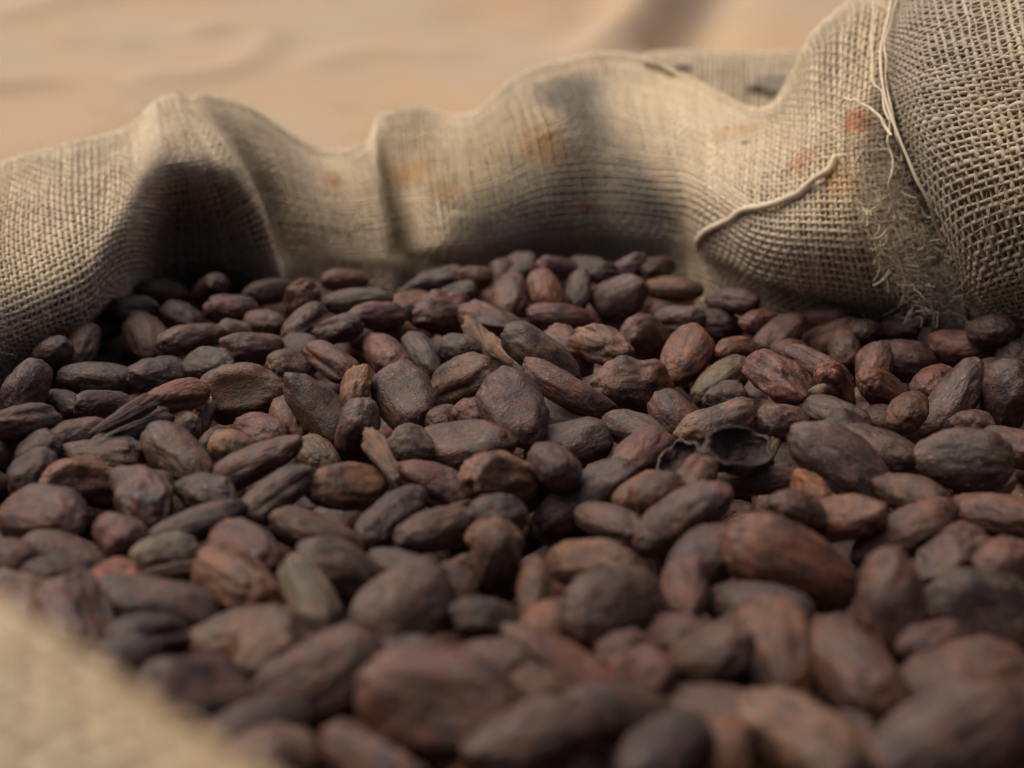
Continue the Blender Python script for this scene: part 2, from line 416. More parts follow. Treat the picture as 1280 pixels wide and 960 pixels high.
def string(panel_pts, name, rad, lift=0.0012, n=40, wob=0.0004, twist=True, tone=0.85):
    pts = []
    for pan, px, py, ex in panel_pts:
        if pan is None: pts.append(at(px, py, ex)); continue
        p, nn = pan.find(px, py); pts.append(p + unit(CAM - p) * (lift + ex))
    P = catmull(np.array(pts), n)
    P = P + np.stack([smooth_noise(1, n, 5, wob)[0] for _ in range(3)], -1)
    w = rad * np.clip(1 + smooth_noise(1, n, 4, 0.15), 0.6, 1.5)
    Nn = np.repeat(unit(CAM - P.mean(0))[None, None], n, 1)
    vs_, qs = [], []
    if twist:                              # two plies wound round each other
        T = unit(np.gradient(P, axis=0)); A = unit(np.cross(T, Nn[0])); B = np.cross(T, A)
        ss = np.concatenate([[0], np.cumsum(np.linalg.norm(np.diff(P, axis=0), axis=1))])
        n2 = n * 5; s2 = np.linspace(0, ss[-1], n2)
        def res(X): return np.stack([np.interp(s2, ss, X[:, k]) for k in range(3)], -1)
        P2, A2, B2 = res(P), res(A), res(B); w2 = np.interp(s2, ss, w[0])
        off = 0
        for k in (0, math.pi):
            a = s2 / (rad * 11) * 2 * math.pi + k
            Q = P2 + (A2 * np.cos(a)[:, None] + B2 * np.sin(a)[:, None]) * (w2 * 0.36)[:, None]
            vt, q = tubes(Q[None], np.repeat(Nn[:, :1], n2, 1), (w2 * 0.62)[None], (w2 * 0.62)[None], 6)
            vs_.append(vt); qs.append(q + off); off += len(vt)
    else:
        vt, q = tubes(P[None], Nn, w, w, 6); vs_, qs = [vt], [q]
    me = mesh_np(name, np.concatenate(vs_), np.concatenate(qs))
    add_attr(me, 'tone', np.full(len(me.vertices), tone))
    return link(name, me, sack, M_YARN)
B_, S_ = P_back, P_side
c = string([(B_,868,312,0.001),(B_,872,298,0.002),(B_,902,276,.002),(B_,945,256,.002),(B_,985,243,.002),(B_,1015,222,.002),(B_,1040,198,.0015)], 'seam_cord', 0.0012, n=60, tone=.8, twist=False)
c['label'] = 'thick pale cord sewn along the fold'
F_ = None
for pts, rad in (([(1116,-15,.435),(1104,50,.415),(1102,100,.400),(1116,158,.388),(1140,212,.383),(1162,262,.384),(1180,305,.390)], .00075),
                 ([(1052,128,.412),(1066,125,.405),(1092,138,.398),(1116,170,.387)], .0007),
                 ([(1110,150,.390),(1112,190,.388),(1114,240,.389),(1128,292,.395)], .0006),
                 ([(1088,-5,.44),(1090,60,.415),(1096,110,.402),(1113,152,.390)], .0006),
                 ([(1124,-10,.435),(1108,45,.415),(1108,100,.400),(1122,165,.388),(1128,200,.390)], .0006)):
    string([(F_, *q) for q in pts], 'loose_string', rad * .62, n=44, tone=.7, twist=False)

# frayed edge: short yarn ends and matted fibre beside the seam
def frayed():
    anchor = [(1070,135,.408),(1082,190,.402),(1096,240,.398),(1115,285,.397),(1140,318,.400),(1165,345,.402),(1188,368,.404)]
    P3 = catmull(np.array([at(*a) for a in anchor]), 200)
    paths = []
    for k in range(1500):
        t = rng.random() ** 0.75; b = P3[int(t * 199)]
        p0 = b + np.clip(rng.normal(0, 1, 3), -1.4, 1.4) * np.array([.0060, .001, .005]) * (0.7 + t * 0.5) + unit(CAM - b) * rng.uniform(-.007, .001)
        d = unit(np.array([rng.normal(0.4 + 0.5 * t, 0.9), rng.normal(-0.3, 0.4), rng.normal(-0.1, 0.55)])); cc = unit(rng.normal(0, 1, 3))
        L = rng.uniform(.0018, .0048); tt = np.linspace(0, 1, 6)[:, None]
        paths.append(p0 + d * L * tt + cc * L * 1.3 * tt ** 2 - d * L * 0.5 * tt ** 3)
    P = np.array(paths); w = rng.choice([.00005, .00008, .00012, .00035], (len(P), 1), p=[.42, .34, .20, .04]) * np.linspace(1, .5, 6)[None]
    vt, q = tubes(P, np.repeat(unit(rng.normal(0, 1, (len(P), 1, 3))), 6, 1), w, w, 4)
    me = mesh_np('frayed_edge', vt, q); add_attr(me, 'tone', np.repeat(rng.uniform(.4, 1, len(P)), 24))
    o = link('frayed_edge', me, sack, M_YARN); o['kind'] = 'stuff'; o['label'] = 'matted frayed fibres along the seam'
frayed()

# ------------------------------------------------------------------ cocoa beans
def ico(sub):
    bm = bmesh.new(); bmesh.ops.create_icosphere(bm, subdivisions=sub, radius=1.0)
    v = np.array([x.co[:] for x in bm.verts]); f = np.array([[y.index for y in x.verts] for x in bm.faces]); bm.free()
    return v, f
ICO = {5: ico(5), 4: ico(4), 3: ico(3)}

def fbm(P, freq, seed, octv=3):
    s = Vector((seed * 7.31, seed * 3.17, seed * 1.73))
    return np.array([noise.fractal(Vector(p * freq) + s, 1.0, 2.0, octv) for p in P])

def bean_verts(kind, seed, sub):
    v, f = ICO[sub]
    r = np.random.default_rng(1000 + seed)
    x, y, z = v[:, 0].copy(), v[:, 1].copy(), v[:, 2].copy()
    # blunter than an ellipsoid, one end slimmer
    rad = np.sqrt(np.clip(1 - x * x, 0, 1)); ang = np.arctan2(z, y)
    n = r.uniform(2.5, 3.4)
    prof = np.clip(1 - np.abs(x) ** n, 0, 1) ** 0.5
    prof = prof * (1 - r.uniform(0.0, 0.16) * x)
    yy = np.cos(ang) * prof; zz = np.sin(ang) * prof
    co = np.stack([x, yy, zz], 1)
    if kind in ('furrow', 'shard', 'twist'):
        for _ in range(r.integers(3, 6)):
            a0 = r.uniform(-math.pi, math.pi); w = r.uniform(0.16, 0.34); dep = r.uniform(0.07, 0.18)
            d = (ang - a0 - r.uniform(-.4, .4) * x + math.pi) % (2 * math.pi) - math.pi
            g = 1 - dep * np.exp(-(d / w) ** 2) * np.clip(1.15 - np.abs(x) ** 3, 0, 1)
            yy, zz = yy * g, zz * g
    if kind in ('dish', 'flat'):
        dep = 0.50 if kind == 'dish' else 0.26
        q = (x / 0.66) ** 2 + (yy / 0.62) ** 2
        zz = np.where(zz > 0, zz * (1 - dep * np.exp(-q ** 1.5)), zz)
        zz = zz * np.where(zz > 0, 1.05, 1.0)
    if kind == 'kidney':
        yy = yy * 0.86 + 0.42 * (x * x - 0.35)
    if kind == 'lump':
        for _ in range(3):
            a = unit(r.normal(0, 1, 3)); h = co @ a; cut = r.uniform(.55, .75)
            sh = np.clip(h - cut, 0, 1)[:, None] * a[None] * 0.75
            x, yy, zz = x - sh[:, 0], yy - sh[:, 1], zz - sh[:, 2]
    co = np.stack([x, yy, zz], 1)
    amp = {'smooth': .045, 'furrow': .05, 'dish': .06, 'flat': .05, 'kidney': .05, 'lump': .08, 'rough': .06, 'shard': .14, 'twist': .16, 'husk': .1}[kind]
    co[:, 1] += r.normal(0, .10) * co[:, 0] ** 2; co[:, 2] += r.normal(0, .10) * co[:, 0] ** 2
    lo = fbm(co * np.array([1.0, .8, .8]), 1.5, seed, 2)
    wr = fbm(co * np.array([1.1, 3.2, 2.4]), 1.25, seed + 50, 4)
    wr = -np.abs(wr) if kind in ('furrow', 'rough') else wr
    pit = fbm(co * np.array([2.0, 1.5, 1.0]), 3.2, seed + 90, 3)
    k = 1 + amp * 2.0 * lo + amp * 0.9 * wr - 0.035 * np.abs(pit)
    co = co * k[:, None]
    if kind in ('shard', 'twist'):
        tap = 1 - 0.45 * co[:, 0]; co[:, 1] *= tap; co[:, 2] *= tap
        if kind == 'twist':
            a = co[:, 0] * 1.5; c_, s_ = np.cos(a), np.sin(a)
            co[:, 1], co[:, 2] = co[:, 1] * c_ - co[:, 2] * s_, co[:, 1] * s_ + co[:, 2] * c_
        co[:, 2] += 0.35 * np.sin(co[:, 0] * 1.7 + seed)
    # hilum: a little nub at the slim end
    co[:, 0] += 0.07 * np.exp(-((1 - x) / .06)) * r.uniform(0, 1)
    return co * 0.5, f

def husk_mesh():                            # broken open shell: a cup with a ragged rim, open towards +z
    nu, nv = 56, 14
    r = np.random.default_rng(5); outer, inner = [], []
    rim = np.array([0.36 + 0.42 * noise.noise(Vector((math.cos(2*math.pi*i/nu)*1.6, math.sin(2*math.pi*i/nu)*1.6, 4.0))) for i in range(nu)])
    V = []
    for shell, k in ((0, 1.0), (1, 0.90)):
        for j in range(nv):
            for i in range(nu):
                a = 2 * math.pi * i / nu
                lat = -math.pi / 2 + (math.pi / 2 + rim[i]) * (j + 0.02) / (nv - 1)
                c_ = math.cos(lat)
                w = 1 + 0.20 * noise.noise(Vector((math.cos(a) * 1.7, math.sin(a) * 1.7, lat * 1.6))) + 0.08 * noise.noise(Vector((math.cos(a) * 5, math.sin(a) * 5, lat * 4)))
                V.append((0.5 * k * w * c_ * math.cos(a), 0.5 * k * w * c_ * math.sin(a), 0.5 * (k if shell == 0 else .86) * w * math.sin(lat)))
    Q = []
    for s in (0, 1):
        o = s * nu * nv
        for j in range(nv - 1):
            for i in range(nu):
                a, b = o + j * nu + i, o + j * nu + (i + 1) % nu
                Q.append((a, b, b + nu, a + nu) if s == 0 else (a, a + nu, b + nu, b))
    for i in range(nu):
        a, b = (nv - 1) * nu + i, (nv - 1) * nu + (i + 1) % nu
        Q.append((a, b, b + nu * nv, a + nu * nv))
    return mesh_np('husk', np.array(V), Q)

def bean_material(attr):
    t = NT('bean_skin' if not attr else 'bean_skin_heap')
    if attr:
        colr = t.new('ShaderNodeAttribute', attribute_name='bean_color').outputs['Color']
        co = t.new('ShaderNodeAttribute', attribute_name='bean_co').outputs['Color']
        rnd = t.new('ShaderNodeAttribute', attribute_name='bean_rnd').outputs['Fac']
    else:
        oi = t.new('ShaderNodeObjectInfo'); colr = oi.outputs['Color']; rnd = oi.outputs['Random']
        co = t.new('ShaderNodeTexCoord').outputs['Object']
    sh = t.new('ShaderNodeCombineXYZ')
    for k, m in enumerate((41.0, 67.0, 23.0)): t.put(sh.inputs[k], t.math('MULTIPLY', rnd, m))
    iso = t.vmath('ADD', t.vmath('MULTIPLY', co, (2.0, 1.2, 0.8)), sh.outputs[0])      # roughly centimetres
    fib = t.vmath('ADD', t.vmath('MULTIPLY', co, (1.9, 2.8, 2.0)), sh.outputs[0])      # stretched along the bean
    big = t.noise(iso, 1.6, 3, 0.6, 0.4); mid = t.noise(iso, 4.5, 4, 0.65, 0.6); fine = t.noise(iso, 22, 3, 0.7)
    wr = t.noise(fib, 2.6, 4, 0.62, 0.8); sp = t.noise(iso, 10, 2, 0.5)
    dark = t.mix(1.0, colr, (0.38, 0.36, 0.38), 'MULTIPLY'); lite = t.mix(1.0, colr, (1.40, 1.28, 1.18), 'MULTIPLY')
    c = t.mix(t.ramp(big, 0.30, 0.70), dark, lite)
    c = t.mix(t.math('MULTIPLY', t.ramp(mid, 0.50, 0.70), 0.55), c, t.mix(0.5, colr, (0.30, 0.10, 0.045)))
    c = t.mix(t.math('MULTIPLY', t.ramp(t.noise(t.vmath('ADD', iso, (9, 3, 5)), 2.6, 4, 0.6), 0.55, 0.70), 0.28), c, (0.115, 0.083, 0.062))
    c = t.mix(t.math('MULTIPLY', t.ramp(wr, 0.50, 0.38), 0.50), c, (0.028, 0.020, 0.017))
    c = t.mix(t.math('MULTIPLY', t.ramp(sp, 0.60, 0.72), 0.5), c, (0.24, 0.16, 0.11))
    c = t.mix(t.math('MULTIPLY', t.ramp(fine, 0.52, 0.36), 0.45), c, (0.022, 0.016, 0.014))
    t.put(t.b.inputs['Base Color'], c)
    t.put(t.b.inputs['Roughness'], t.ramp(mid, 0.3, 0.7, 0.38, 0.58))
    t.b.inputs['Specular IOR Level'].default_value = 0.46
    nb = t.bump(wr, 0.42, 0.0010); nb = t.bump(mid, 0.35, 0.0008, nb); nb = t.bump(fine, 0.6, 0.0005, nb)
    t.put(t.b.inputs['Normal'], nb)
    return t.m
M_BEAN, M_HEAP = bean_material(False), bean_material(True)

VAR = {}
for kind, cnt in (('smooth', 6), ('furrow', 4), ('dish', 2), ('flat', 3), ('kidney', 3), ('lump', 4), ('rough', 3), ('shard', 2), ('twist', 2)):
    for q in range(cnt):
        seed = sum(map(ord, kind)) + q * 13
        v, f = bean_verts(kind, seed, 5)
        me = mesh_np('cocoa_bean', v, tris=f); me.materials.append(M_BEAN)
        VAR.setdefault(kind, []).append((me, seed))
hm = husk_mesh(); hm.materials.append(M_BEAN); VAR['husk'] = [(hm, 0)]

TONE = dict(r=(.175, .060, .038), b=(.112, .054, .030), d=(.050, .027, .019), g=(.088, .062, .044), o=(.290, .112, .034),
            p=(.118, .058, .049), k=(.024, .018, .016), t=(.270, .180, .100))
KIND = dict(s='smooth', f='furrow', d='dish', a='flat', k='kidney', l='lump', r='rough', h='shard', t='twist', u='husk')
# measured on enlargements of the photograph: x y length width angle tones [shape]
CROPS = [
((0, 320, 2.6667), """90 440 150 130 80 pd;280 300 140 50 88 b;490 275 200 125 -55 bd;535 405 150 130 0 k;330 415 260 110 -5 d;215 505 130 90 -10 d;
335 505 130 75 0 d;75 565 170 100 10 dr;240 605 150 110 20 b;600 205 120 100 -30 d;640 275 180 80 15 bd;770 260 80 70 0 bt;775 180 120 100 0 dr;
890 120 120 80 15 gd;875 225 120 90 -10 rb;1005 165 150 120 60 rb;1150 85 120 70 0 r;1020 235 130 110 50 b;1190 150 230 75 5 pd;1120 250 150 90 10 gd;
870 310 150 100 0 b;690 360 180 80 0 dg;960 370 90 80 0 b;1100 350 210 90 -30 r;800 455 285 175 5 ob d;580 490 170 90 20 ob;655 530 150 95 80 tg u;
410 540 200 50 35 b h;440 580 210 100 25 gd l;590 570 90 70 -20 tg;1050 515 270 135 -50 gb k;970 545 150 90 -55 do;870 585 170 90 -15 pr;
1190 450 115 105 80 oo l;1190 600 180 130 75 pg f;600 670 265 140 -35 b f;770 640 100 60 -30 ot;850 690 330 110 25 br s;1060 670 120 110 -40 bt;
330 670 300 120 0 bg l;290 760 220 160 0 ob l;110 720 100 90 70 dg;490 800 210 180 -50 dr l;690 795 180 100 -10 d;915 800 240 120 40 b f;
1165 770 220 130 0 ob a;140 860 300 160 0 br a;30 640 80 70 0 dr;390 950 140 80 -20 dr;650 900 310 110 20 gd s;380 215 110 90 60 d;170 330 120 90 20 d;
440 180 110 80 10 d;540 120 120 80 0 d;700 110 110 80 20 d;985 310 110 70 -20 d;130 650 110 80 0 d"""),
((400, 320, 2.6667), """380 90 230 80 12 pg;525 75 80 60 0 r;600 65 100 90 60 pg;785 45 110 70 0 p;1010 60 150 80 30 p;860 120 130 80 80 g;
750 130 130 110 100 ob;630 145 130 115 90 rg r;300 165 130 90 30 ro;190 200 150 60 5 r;420 200 200 150 0 br l;200 260 230 110 0 pr;1000 140 180 130 20 p;
1180 110 180 80 -5 bo;800 205 210 80 -5 pr;570 225 200 110 -20 br l;1080 270 160 140 -20 rg r;930 295 150 120 -20 rt l;1190 215 130 90 0 p;
1225 330 200 140 60 or s;740 330 290 120 -35 gp s;830 310 150 120 -50 r r;560 295 200 70 -35 ot t;455 310 110 80 -15 g;350 335 190 100 -55 g s;
225 335 160 110 -45 r s;475 415 210 150 25 b f;285 475 230 180 -60 gr a;645 510 255 195 -55 pp a;820 450 330 100 -30 rp k;1045 440 270 180 -5 rb l;
520 530 90 80 0 od;310 630 90 90 0 tb;470 640 340 160 10 rb a;430 560 100 60 0 rd;830 540 190 60 -15 tp h;1050 580 170 90 -15 pg;830 630 290 150 15 pg f;
1065 665 190 130 35 pr s;1180 540 150 140 -60 rp;210 670 175 60 -50 ot h;390 770 290 140 -25 br f;610 740 190 160 0 rt l;770 700 130 110 -40 bp;
740 765 150 90 60 pg;870 800 380 150 35 gp s;240 870 220 130 40 d s;395 915 220 130 10 b s;590 870 130 90 0 d;585 945 110 80 0 ob;980 890 210 120 -15 gb s;
1090 790 170 110 20 ob;1200 690 130 110 70 kd u;1225 760 160 80 50 ob;1190 870 340 160 35 pg s;480 830 100 25 10 t h;690 60 100 70 10 d;890 40 110 70 -20 d;
460 130 110 70 20 d;660 25 90 60 20 p;950 60 90 60 0 d;1110 45 100 60 20 d"""),
((800, 320, 2.6667), """310 155 130 80 -10 pd;230 230 230 110 -5 pr;400 225 110 80 0 r;310 320 140 80 5 ro;470 260 200 90 40 bp;610 210 130 80 0 dr;
640 270 180 110 30 rt f;500 325 100 80 0 r;680 310 110 80 88 br;590 370 220 90 -30 gr;270 420 220 110 35 gt s;470 420 180 140 -30 pr l;290 480 90 60 20 pg;
280 560 290 120 20 rt k;450 560 130 120 0 tg r;550 490 130 60 60 tg h;640 530 180 100 -25 pg;870 350 230 130 -10 pd;780 370 150 100 60 pr;
1085 310 210 120 -5 rb r;1240 310 120 110 70 pg;650 440 150 110 -40 or d;810 450 200 90 -25 ob;975 430 130 90 30 br;1040 480 310 130 55 pg f;
1215 480 230 140 88 gd s;890 520 120 80 45 ob;810 550 90 60 0 d;330 650 240 130 5 kd u;390 735 340 90 0 gb k;430 660 130 36 50 t h;680 690 370 190 -38 pg s;
790 650 260 150 -15 pb s;1060 680 310 190 0 pg s;1110 575 100 60 0 p;1250 640 130 120 -20 rp;575 780 110 100 -60 oo l;520 850 170 120 -20 pb s;
700 880 210 140 15 po s;910 800 170 90 -20 bd;1140 790 280 110 25 gg f;860 920 370 150 25 rb s;1160 860 240 90 -5 br;60 790 130 90 20 b;
880 240 110 70 10 d;1180 260 110 70 0 pd;1000 290 120 80 0 d;740 260 100 70 0 d;1160 400 130 90 30 p;700 580 110 80 0 d"""),
((0, 600, 2.0), """185 205 265 120 -20 pb s;25 210 90 60 0 b;415 195 110 60 0 tg;420 235 130 50 0 tg h;600 170 180 90 -20 rb;580 250 220 150 -20 ob l;
800 140 250 90 -25 b f;855 245 220 150 -30 gb s;770 305 190 110 -50 gt r;990 220 130 80 0 dg r;1240 215 190 110 88 gb s;1150 225 130 60 35 ob h;
1030 335 220 190 20 bg s;1100 280 150 110 20 br;1210 360 140 100 -20 kg r;50 300 170 130 -20 rt l;190 350 200 170 -40 dr l;270 270 120 80 20 or;
410 310 340 120 -10 dp f;380 400 150 110 0 k;600 400 380 150 12 ob k;710 410 190 170 20 rt l;510 530 240 150 -5 gp a;790 520 360 210 30 rd s;
310 450 110 110 0 d;1110 570 410 250 -2 rb a;930 690 270 100 -8 rb;690 690 150 60 0 tb;1100 430 200 90 0 db;660 620 200 130 10 d;130 250 120 80 0 d;
1230 470 180 110 10 db;1000 470 170 100 0 d;1250 660 200 140 0 b"""),
((640, 600, 2.0), """55 280 140 80 85 ob s;190 205 185 90 12 ob a;250 330 230 200 10 bg s;430 290 130 110 80 rb s;410 395 130 90 10 dr;465 455 210 130 40 gb s;
490 190 160 130 20 pd s;700 210 350 175 -25 ro s;600 320 220 110 0 d;955 330 290 165 92 pr s;1110 190 200 110 20 pg;1230 205 130 90 0 rp;
1170 330 290 200 -10 dg a;675 440 230 195 90 ob s;850 490 200 170 -60 b s;1100 510 390 180 12 br s;1080 660 430 240 25 bd s;480 590 260 150 5 db s;
720 650 230 180 -30 rt l;520 690 130 100 80 ob;150 480 360 130 -35 rb f;290 440 120 80 0 dr;330 510 130 70 45 r;270 590 300 140 -15 bg s;
60 640 300 150 10 bg s;30 560 160 140 0 b;80 380 150 60 35 ob;390 680 200 140 20 d;880 640 200 140 10 db;1240 600 220 160 0 b;560 400 150 100 0 d;
800 420 160 100 30 d;1040 400 160 100 0 dr"""),
]
heroes = []
for (ox, oy, sc), txt in CROPS:
    for it in txt.replace('\n', '').split(';'):
        q = it.split()
        heroes.append((ox + float(q[0]) / sc, oy + float(q[1]) / sc, float(q[2]) / sc, float(q[3]) / sc, float(q[4]), q[5], KIND[q[6]] if len(q) > 6 else None))

STARS = [(924, 564), (300, 491), (990, 705), (641, 511), (1055, 579), (555, 885), (765, 765), (1117, 765), (479, 571), (446, 489), (1015, 612)]
B = []                                       # every bean: centre, axes, half sizes, tones, kind, hero
for (px, py, lp, wp, ang, tn, kd) in heroes:
    z0 = 0.0035 + rng.normal(0, .0024 if py < 650 else .0010)
    star = min(math.hypot(px - q[0], py - q[1]) for q in STARS) < 14
    if star: z0 += 0.0035
    dirn = ray(px, py); d = (z0 - CAM_H) / dirn[2]
    p = CAM + dirn * d
    l, w = lp * d / FPX, wp * d / FPX
    if l >= 0.0185: tau = rng.uniform(-.22, .22); L = l / math.cos(tau) * 1.03
    else: L = max(min(0.021, l * 1.7), l * 1.05); tau = math.acos(min(1, l / L)) * (1 if rng.random() < .8 else -1)
    L = min(L * 1.03, 0.031); w = w * 1.10
    phi = math.radians(ang)
    if math.sin(phi) < -1e-6: phi += math.pi
    a = math.cos(tau) * (math.cos(phi) * RGT + math.sin(phi) * UPV) + math.sin(tau) * FWD
    a = unit(a)
    if kd in ('shard', 'twist'): W, T, th_ = w, w * .7, 0.0
    elif w > 0.0135: W, T, th_ = w, w * 0.76, 0.12
    elif w < 0.0112: T = max(w, .0055) if kd else max(w, .0085); W, th_ = T * 1.25, 1.45
    else:
        W, T = 0.0136, 0.0112; cs = (w * w - T * T) / (W * W - T * T); th_ = math.acos(math.sqrt(min(1, max(0, cs))))
    if kd is None:
        kd = random.choice(['smooth', 'smooth', 'smooth', 'furrow', 'lump', 'rough', 'kidney', 'flat'])
    c_ = -FWD - (-FWD @ a) * a; c_ = unit(c_); s_ = np.cross(a, c_)
    if s_[2] < 0: s_ = -s_
    if kd in ('dish', 'flat', 'husk'): th_ = min(th_, 0.75)
    nrm = unit(math.cos(th_) * c_ + math.sin(th_) * s_)
    if random.random() < .5: a = -a
    tone = np.mean([TONE[k] for k in tn], axis=0)
    B.append(dict(p=p, a=a, n=nrm, h=np.array([L, W, T]) / 2, tone=tone, tn=tn[0], tn2=tn[-1], kind=kd, hero=True, star=star))
NH = len(B)

def wall_y(x):                               # how far back the beans reach
    return float(np.interp(x, WX, WY))
foot = np.array([at(*s[0]) for s in BACK])
o_ = np.argsort(foot[:, 0]); WX, WY = foot[o_, 0], foot[o_, 1]
for layer, (z0, sp) in enumerate(((-0.013, .0155), (-0.025, .0175))):
    for gy in np.arange(0.09, 0.60, sp):
        for gx in np.arange(-0.30, 0.31, sp):
            x, y = gx + rng.normal(0, .25) * sp, gy + rng.normal(0, .25) * sp
            lim = 0.075 + 0.40 * y
            if abs(x) > lim or y > wall_y(x) + 0.008: continue
            if x < -0.17 or x > .20 or (x < -0.04 and y < 0.12): continue
            L, W, T = rng.uniform(.0195, .025), rng.uniform(.0115, .0142), rng.uniform(.0095, .0118)
            az, tl = rng.uniform(0, 2 * math.pi), rng.normal(0, .35)
            a = np.array([math.cos(az) * math.cos(tl), math.sin(az) * math.cos(tl), math.sin(tl)])
            n0 = unit(np.array([rng.normal(0, .5), rng.normal(0, .5), 1.0])); n0 = unit(n0 - (n0 @ a) * a)
            tn = ''.join(rng.choice(list('rbbddgpop'), 2))
            B.append(dict(p=np.array([x, y, z0 + rng.normal(0, .0015)]), a=a, n=n0, h=np.array([L, W, T]) / 2,
                          tone=np.mean([TONE[k] for k in tn], axis=0), tn=tn[0], tn2=tn[-1], layer=layer,
                          kind=random.choice(['smooth', 'smooth', 'smooth', 'furrow', 'lump', 'rough', 'kidney', 'flat']), hero=False))
NB = len(B)
# push overlapping beans apart
P = np.array([b['p'] for b in B]); H = np.array([b['h'] for b in B])
RM = np.array([np.stack([b['a'], np.cross(b['n'], b['a']), b['n']], 1) for b in B])   # columns: length, width, thickness axes
hero = np.array([b['hero'] for b in B]); mob = np.where(hero, 0.45, 1.0) * np.array([0.25 if b.get('star') else 1.0 for b in B]); P0 = P.copy()
VR = unit(P - CAM)
for it in range(160):
    if it % 10 == 0:
        D = P[:, None] - P[None]; d2 = (D ** 2).sum(-1)
        I, J = np.where(np.triu(d2 < 0.029 ** 2, 1)); del D, d2
    dv = P[J] - P[I]; ds = np.maximum(np.linalg.norm(dv, axis=1), 1e-6); nn = dv / ds[:, None]
    def ext(k):
        q = np.einsum('kij,ki->kj', RM[k], nn)
        rad_ = 1 / np.sqrt((q ** 2 / H[k] ** 2).sum(1)); sup = np.sqrt((q ** 2 * H[k] ** 2).sum(1))
        return 0.6 * rad_ + 0.4 * sup
    ov = np.clip((ext(I) + ext(J)) * 0.93 - ds, 0, .004)
    mi, mj = mob[I], mob[J]; s = (ov * 0.5 / (mi + mj))[:, None] * nn
    np.add.at(P, I, -s * mi[:, None]); np.add.at(P, J, s * mj[:, None])
    # beans of the photograph stay where they are seen; they may sink or rise a little
    off = (P - P0)[hero]; alongv = (off * VR[hero]).sum(1, keepdims=True) * VR[hero]
    P[hero] -= 0.16 * (off - alongv) + 0.03 * alongv
    P[~hero, 2] = np.minimum(P[~hero, 2], -0.0125)
    P[~hero, 2] = np.maximum(P[~hero, 2], -0.048)
# which beans show largest
ds_ = ICO[3][0]
buf = {}
pts = np.einsum('kij,nj->kni', RM, ds_) * 0
pts = np.einsum('kij,knj->kni', RM, ds_[None] * H[:, None]) + P[:, None]
X, Y, Dp = project(pts.reshape(-1, 3)); ids = np.repeat(np.arange(NB), len(ds_))
ok = (X >= 0) & (X < PW) & (Y >= 0) & (Y < PH) & (Dp > 0.02)
cell = (X[ok] // 7).astype(int) + 200 * (Y[ok] // 7).astype(int)
order = np.lexsort((Dp[ok], cell)); cs_, first = np.unique(cell[order], return_index=True)
cnt = np.bincount(ids[ok][order][first], minlength=NB)
rank = np.argsort(-cnt); single = np.zeros(NB, bool); single[rank[:300]] = True
single &= cnt > 0

# labels
TW = dict(r='reddish brown', b='brown', d='dark brown', g='greyish brown', o='orange brown', p='purplish brown', k='blackish', t='pale tan')
KW = dict(smooth='smooth oval', furrow='deeply furrowed', dish='dished', flat='flattened', kidney='curved', lump='lumpy', rough='rough skinned',
          shard='thin splintered', twist='twisted shrivelled', husk='broken open')
LAND = [((924, 564), 'the empty broken husk'), ((300, 491), 'the dished orange bean'), ((990, 705), 'the big ruddy bean'), ((641, 511), 'the flat purple oval bean'),
        ((555, 885), 'the large dished red bean'), ((765, 765), 'the ball shaped brown bean'), ((1117, 765), 'the tall upright purplish bean'), ((726, 620), 'the long slanting grey bean'),
        ((479, 571), 'the pale upright splinter'), ((446, 489), 'the bright orange lump'), ((1150, 400), 'the frayed burlap seam'), ((960, 380), 'the burlap bulge with the cord'),
        ((700, 335), 'the burlap wall below its rust spot'), ((490, 350), 'the sharp crease of the burlap'), ((260, 365), 'the dark hollow of the burlap'), ((60, 430), 'the smooth burlap roll'),
        ((130, 830), 'the pale near rim'), ((320, 930), 'the pale near rim'), ((60, 640), 'the wide grooved bean'), ((860, 445), 'the egg shaped orange bean'), ((1225, 500), 'the burlap side bulge')]
LAND3 = np.array([CAM + ray(*q) * (-CAM_H / ray(*q)[2]) for q, _ in LAND])
def bean_label(i, level=0):
    b = B[i]; a = RM[i][:, 0]; lean = abs(a[2])
    pose = 'on end' if lean > .75 else ('tilted' if lean > .35 else 'flat')
    L, W = b['h'][0] * 2, b['h'][1] * 2
    size = 'large' if L > .0255 else ('small' if L < .0175 else ('plump' if W > .6 * L else ('slim' if W < .48 * L else '')))
    dd = np.linalg.norm(LAND3 - P[i], axis=1); k = int(np.argmin(dd))
    rel = 'beside' if dd[k] < .026 else ('close to' if dd[k] < .045 else 'farther from')
    noun = 'shell' if b['kind'] == 'husk' else ('fragment' if b['kind'] in ('shard', 'twist') else 'bean')
    extra = {'r': 'reddish', 'o': 'orange', 'g': 'grey', 't': 'tan', 'd': 'dark', 'p': 'purplish', 'b': 'brown', 'k': 'black'}[b['tn2']]
    col = TW[b['tn']] if b['tn2'] == b['tn'] or extra in TW[b['tn']] else TW[b['tn']].replace(' brown', '') + ' and ' + extra
    txt = ' '.join(f"{size} {KW[b['kind']]} {col} {noun} lying {pose} {rel} {LAND[k][1]}".replace('lying on end', 'on end').split())
    return txt if len(txt.split()) <= 16 else txt.replace(size + ' ', '', 1).replace('lying ', '')
SPECIAL = {}
def special(px, py, txt):
    x, y, d = project(P[:NH]); SPECIAL[int(np.argmin(np.hypot(x - px, y - py)))] = txt
special(924, 564, 'empty broken husk with a black hollow inside and thin tan rim')
special(300, 491, 'dished orange bean with raised rim, perched above its neighbours')
special(990, 705, 'big ruddy smooth bean, brightest red of the large beans')
special(446, 489, 'small bright orange lumpy bean beside a grey flattened one')
special(641, 511, 'flat oval purple bean lying face up in the middle')
special(479, 571, 'pale orange splinter sticking up from a furrowed bean')
special(1015, 612, 'small vivid orange bean wedged under a large purple one')
special(555, 885, 'large reddish bean with a shallow hollow on top, by the pale rim')
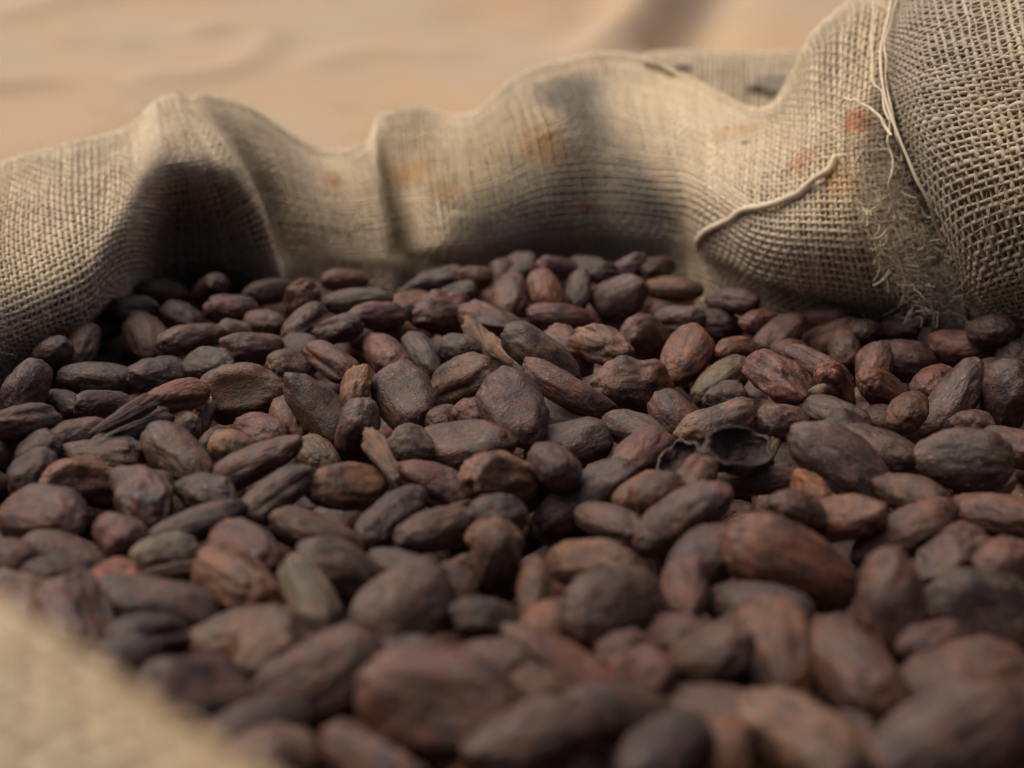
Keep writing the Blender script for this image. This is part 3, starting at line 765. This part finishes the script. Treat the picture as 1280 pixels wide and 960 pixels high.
special(1117, 765, 'tall purplish bean standing on end beside the big ruddy one')
special(765, 765, 'round plump brown bean, almost ball shaped')
special(1055, 579, 'large smooth purple bean leaning over the empty husk')
special(726, 620, 'long grey smooth bean rising in a slant over others')
special(610, 430, 'twisted shrivelled tan bean scrap resting on others')
special(969, 530, 'pale wrinkled rough bean just above the empty husk')
special(250, 519, 'pale papery shell flake tucked under the dished orange bean')

MEAN_TONE = np.array([.100, .046, .033])
def jitter(t): return np.clip((t * .8 + MEAN_TONE * .2) * .72 * rng.uniform(.85, 1.18) * (1 + rng.normal(0, .05, 3)), .012, .5)
for i in range(NB):
    b = B[i]
    b['col'] = jitter(b['tone'])
for i in np.where(single)[0]:
    b = B[i]; me, sd = random.choice(VAR[b['kind']])
    o = bpy.data.objects.new('bean_husk' if b['kind'] == 'husk' else ('bean_fragment' if b['kind'] in ('shard', 'twist') else 'cocoa_bean'), me)
    COL.objects.link(o)
    Mx = Matrix([[*RM[i][r], P[i][r]] for r in range(3)] + [[0, 0, 0, 1]])
    o.matrix_world = Mx @ Matrix.Diagonal((*(b['h'] * 2), 1))
    o.color = (*b['col'], 1)
    lab = SPECIAL.get(int(i)) or bean_label(i)
    cat = 'husk' if b['kind'] == 'husk' else 'cocoa bean'
    tag(o, lab, cat, 'cocoa beans in the sack')
# the beans underneath, too many and too hidden to single out
Vs, Fs, Cs, Co, Rn, off = [], [], [], [], [], 0
LOW = {}
for i in np.where(~single)[0]:
    b = B[i]; kd = b['kind'] if b['kind'] != 'husk' else 'smooth'
    if P[i][2] < -0.03 and False: continue
    if kd not in LOW: LOW[kd] = bean_verts(kd, sum(map(ord, kd)), 3)
    v, f = LOW[kd]
    Vs.append((v * b['h'] * 2) @ RM[i].T + P[i]); Fs.append(f + off); off += len(v)
    Cs.append(np.tile(b['col'], (len(v), 1))); Co.append(v); Rn.append(np.full(len(v), rng.random()))
me = mesh_np('cocoa_bean_heap', np.concatenate(Vs), tris=np.concatenate(Fs))
add_color(me, 'bean_color', np.concatenate(Cs)); add_color(me, 'bean_co', np.concatenate(Co)); add_attr(me, 'bean_rnd', np.concatenate(Rn))
o = link('cocoa_bean_heap', me, None, M_HEAP)
tag(o, 'mass of dark cocoa beans packed underneath the top ones', 'cocoa beans', kind='stuff')
print('beans', NH, NB, single.sum(), hero[single].sum(), 'tris heap', sum(map(len, Fs)))
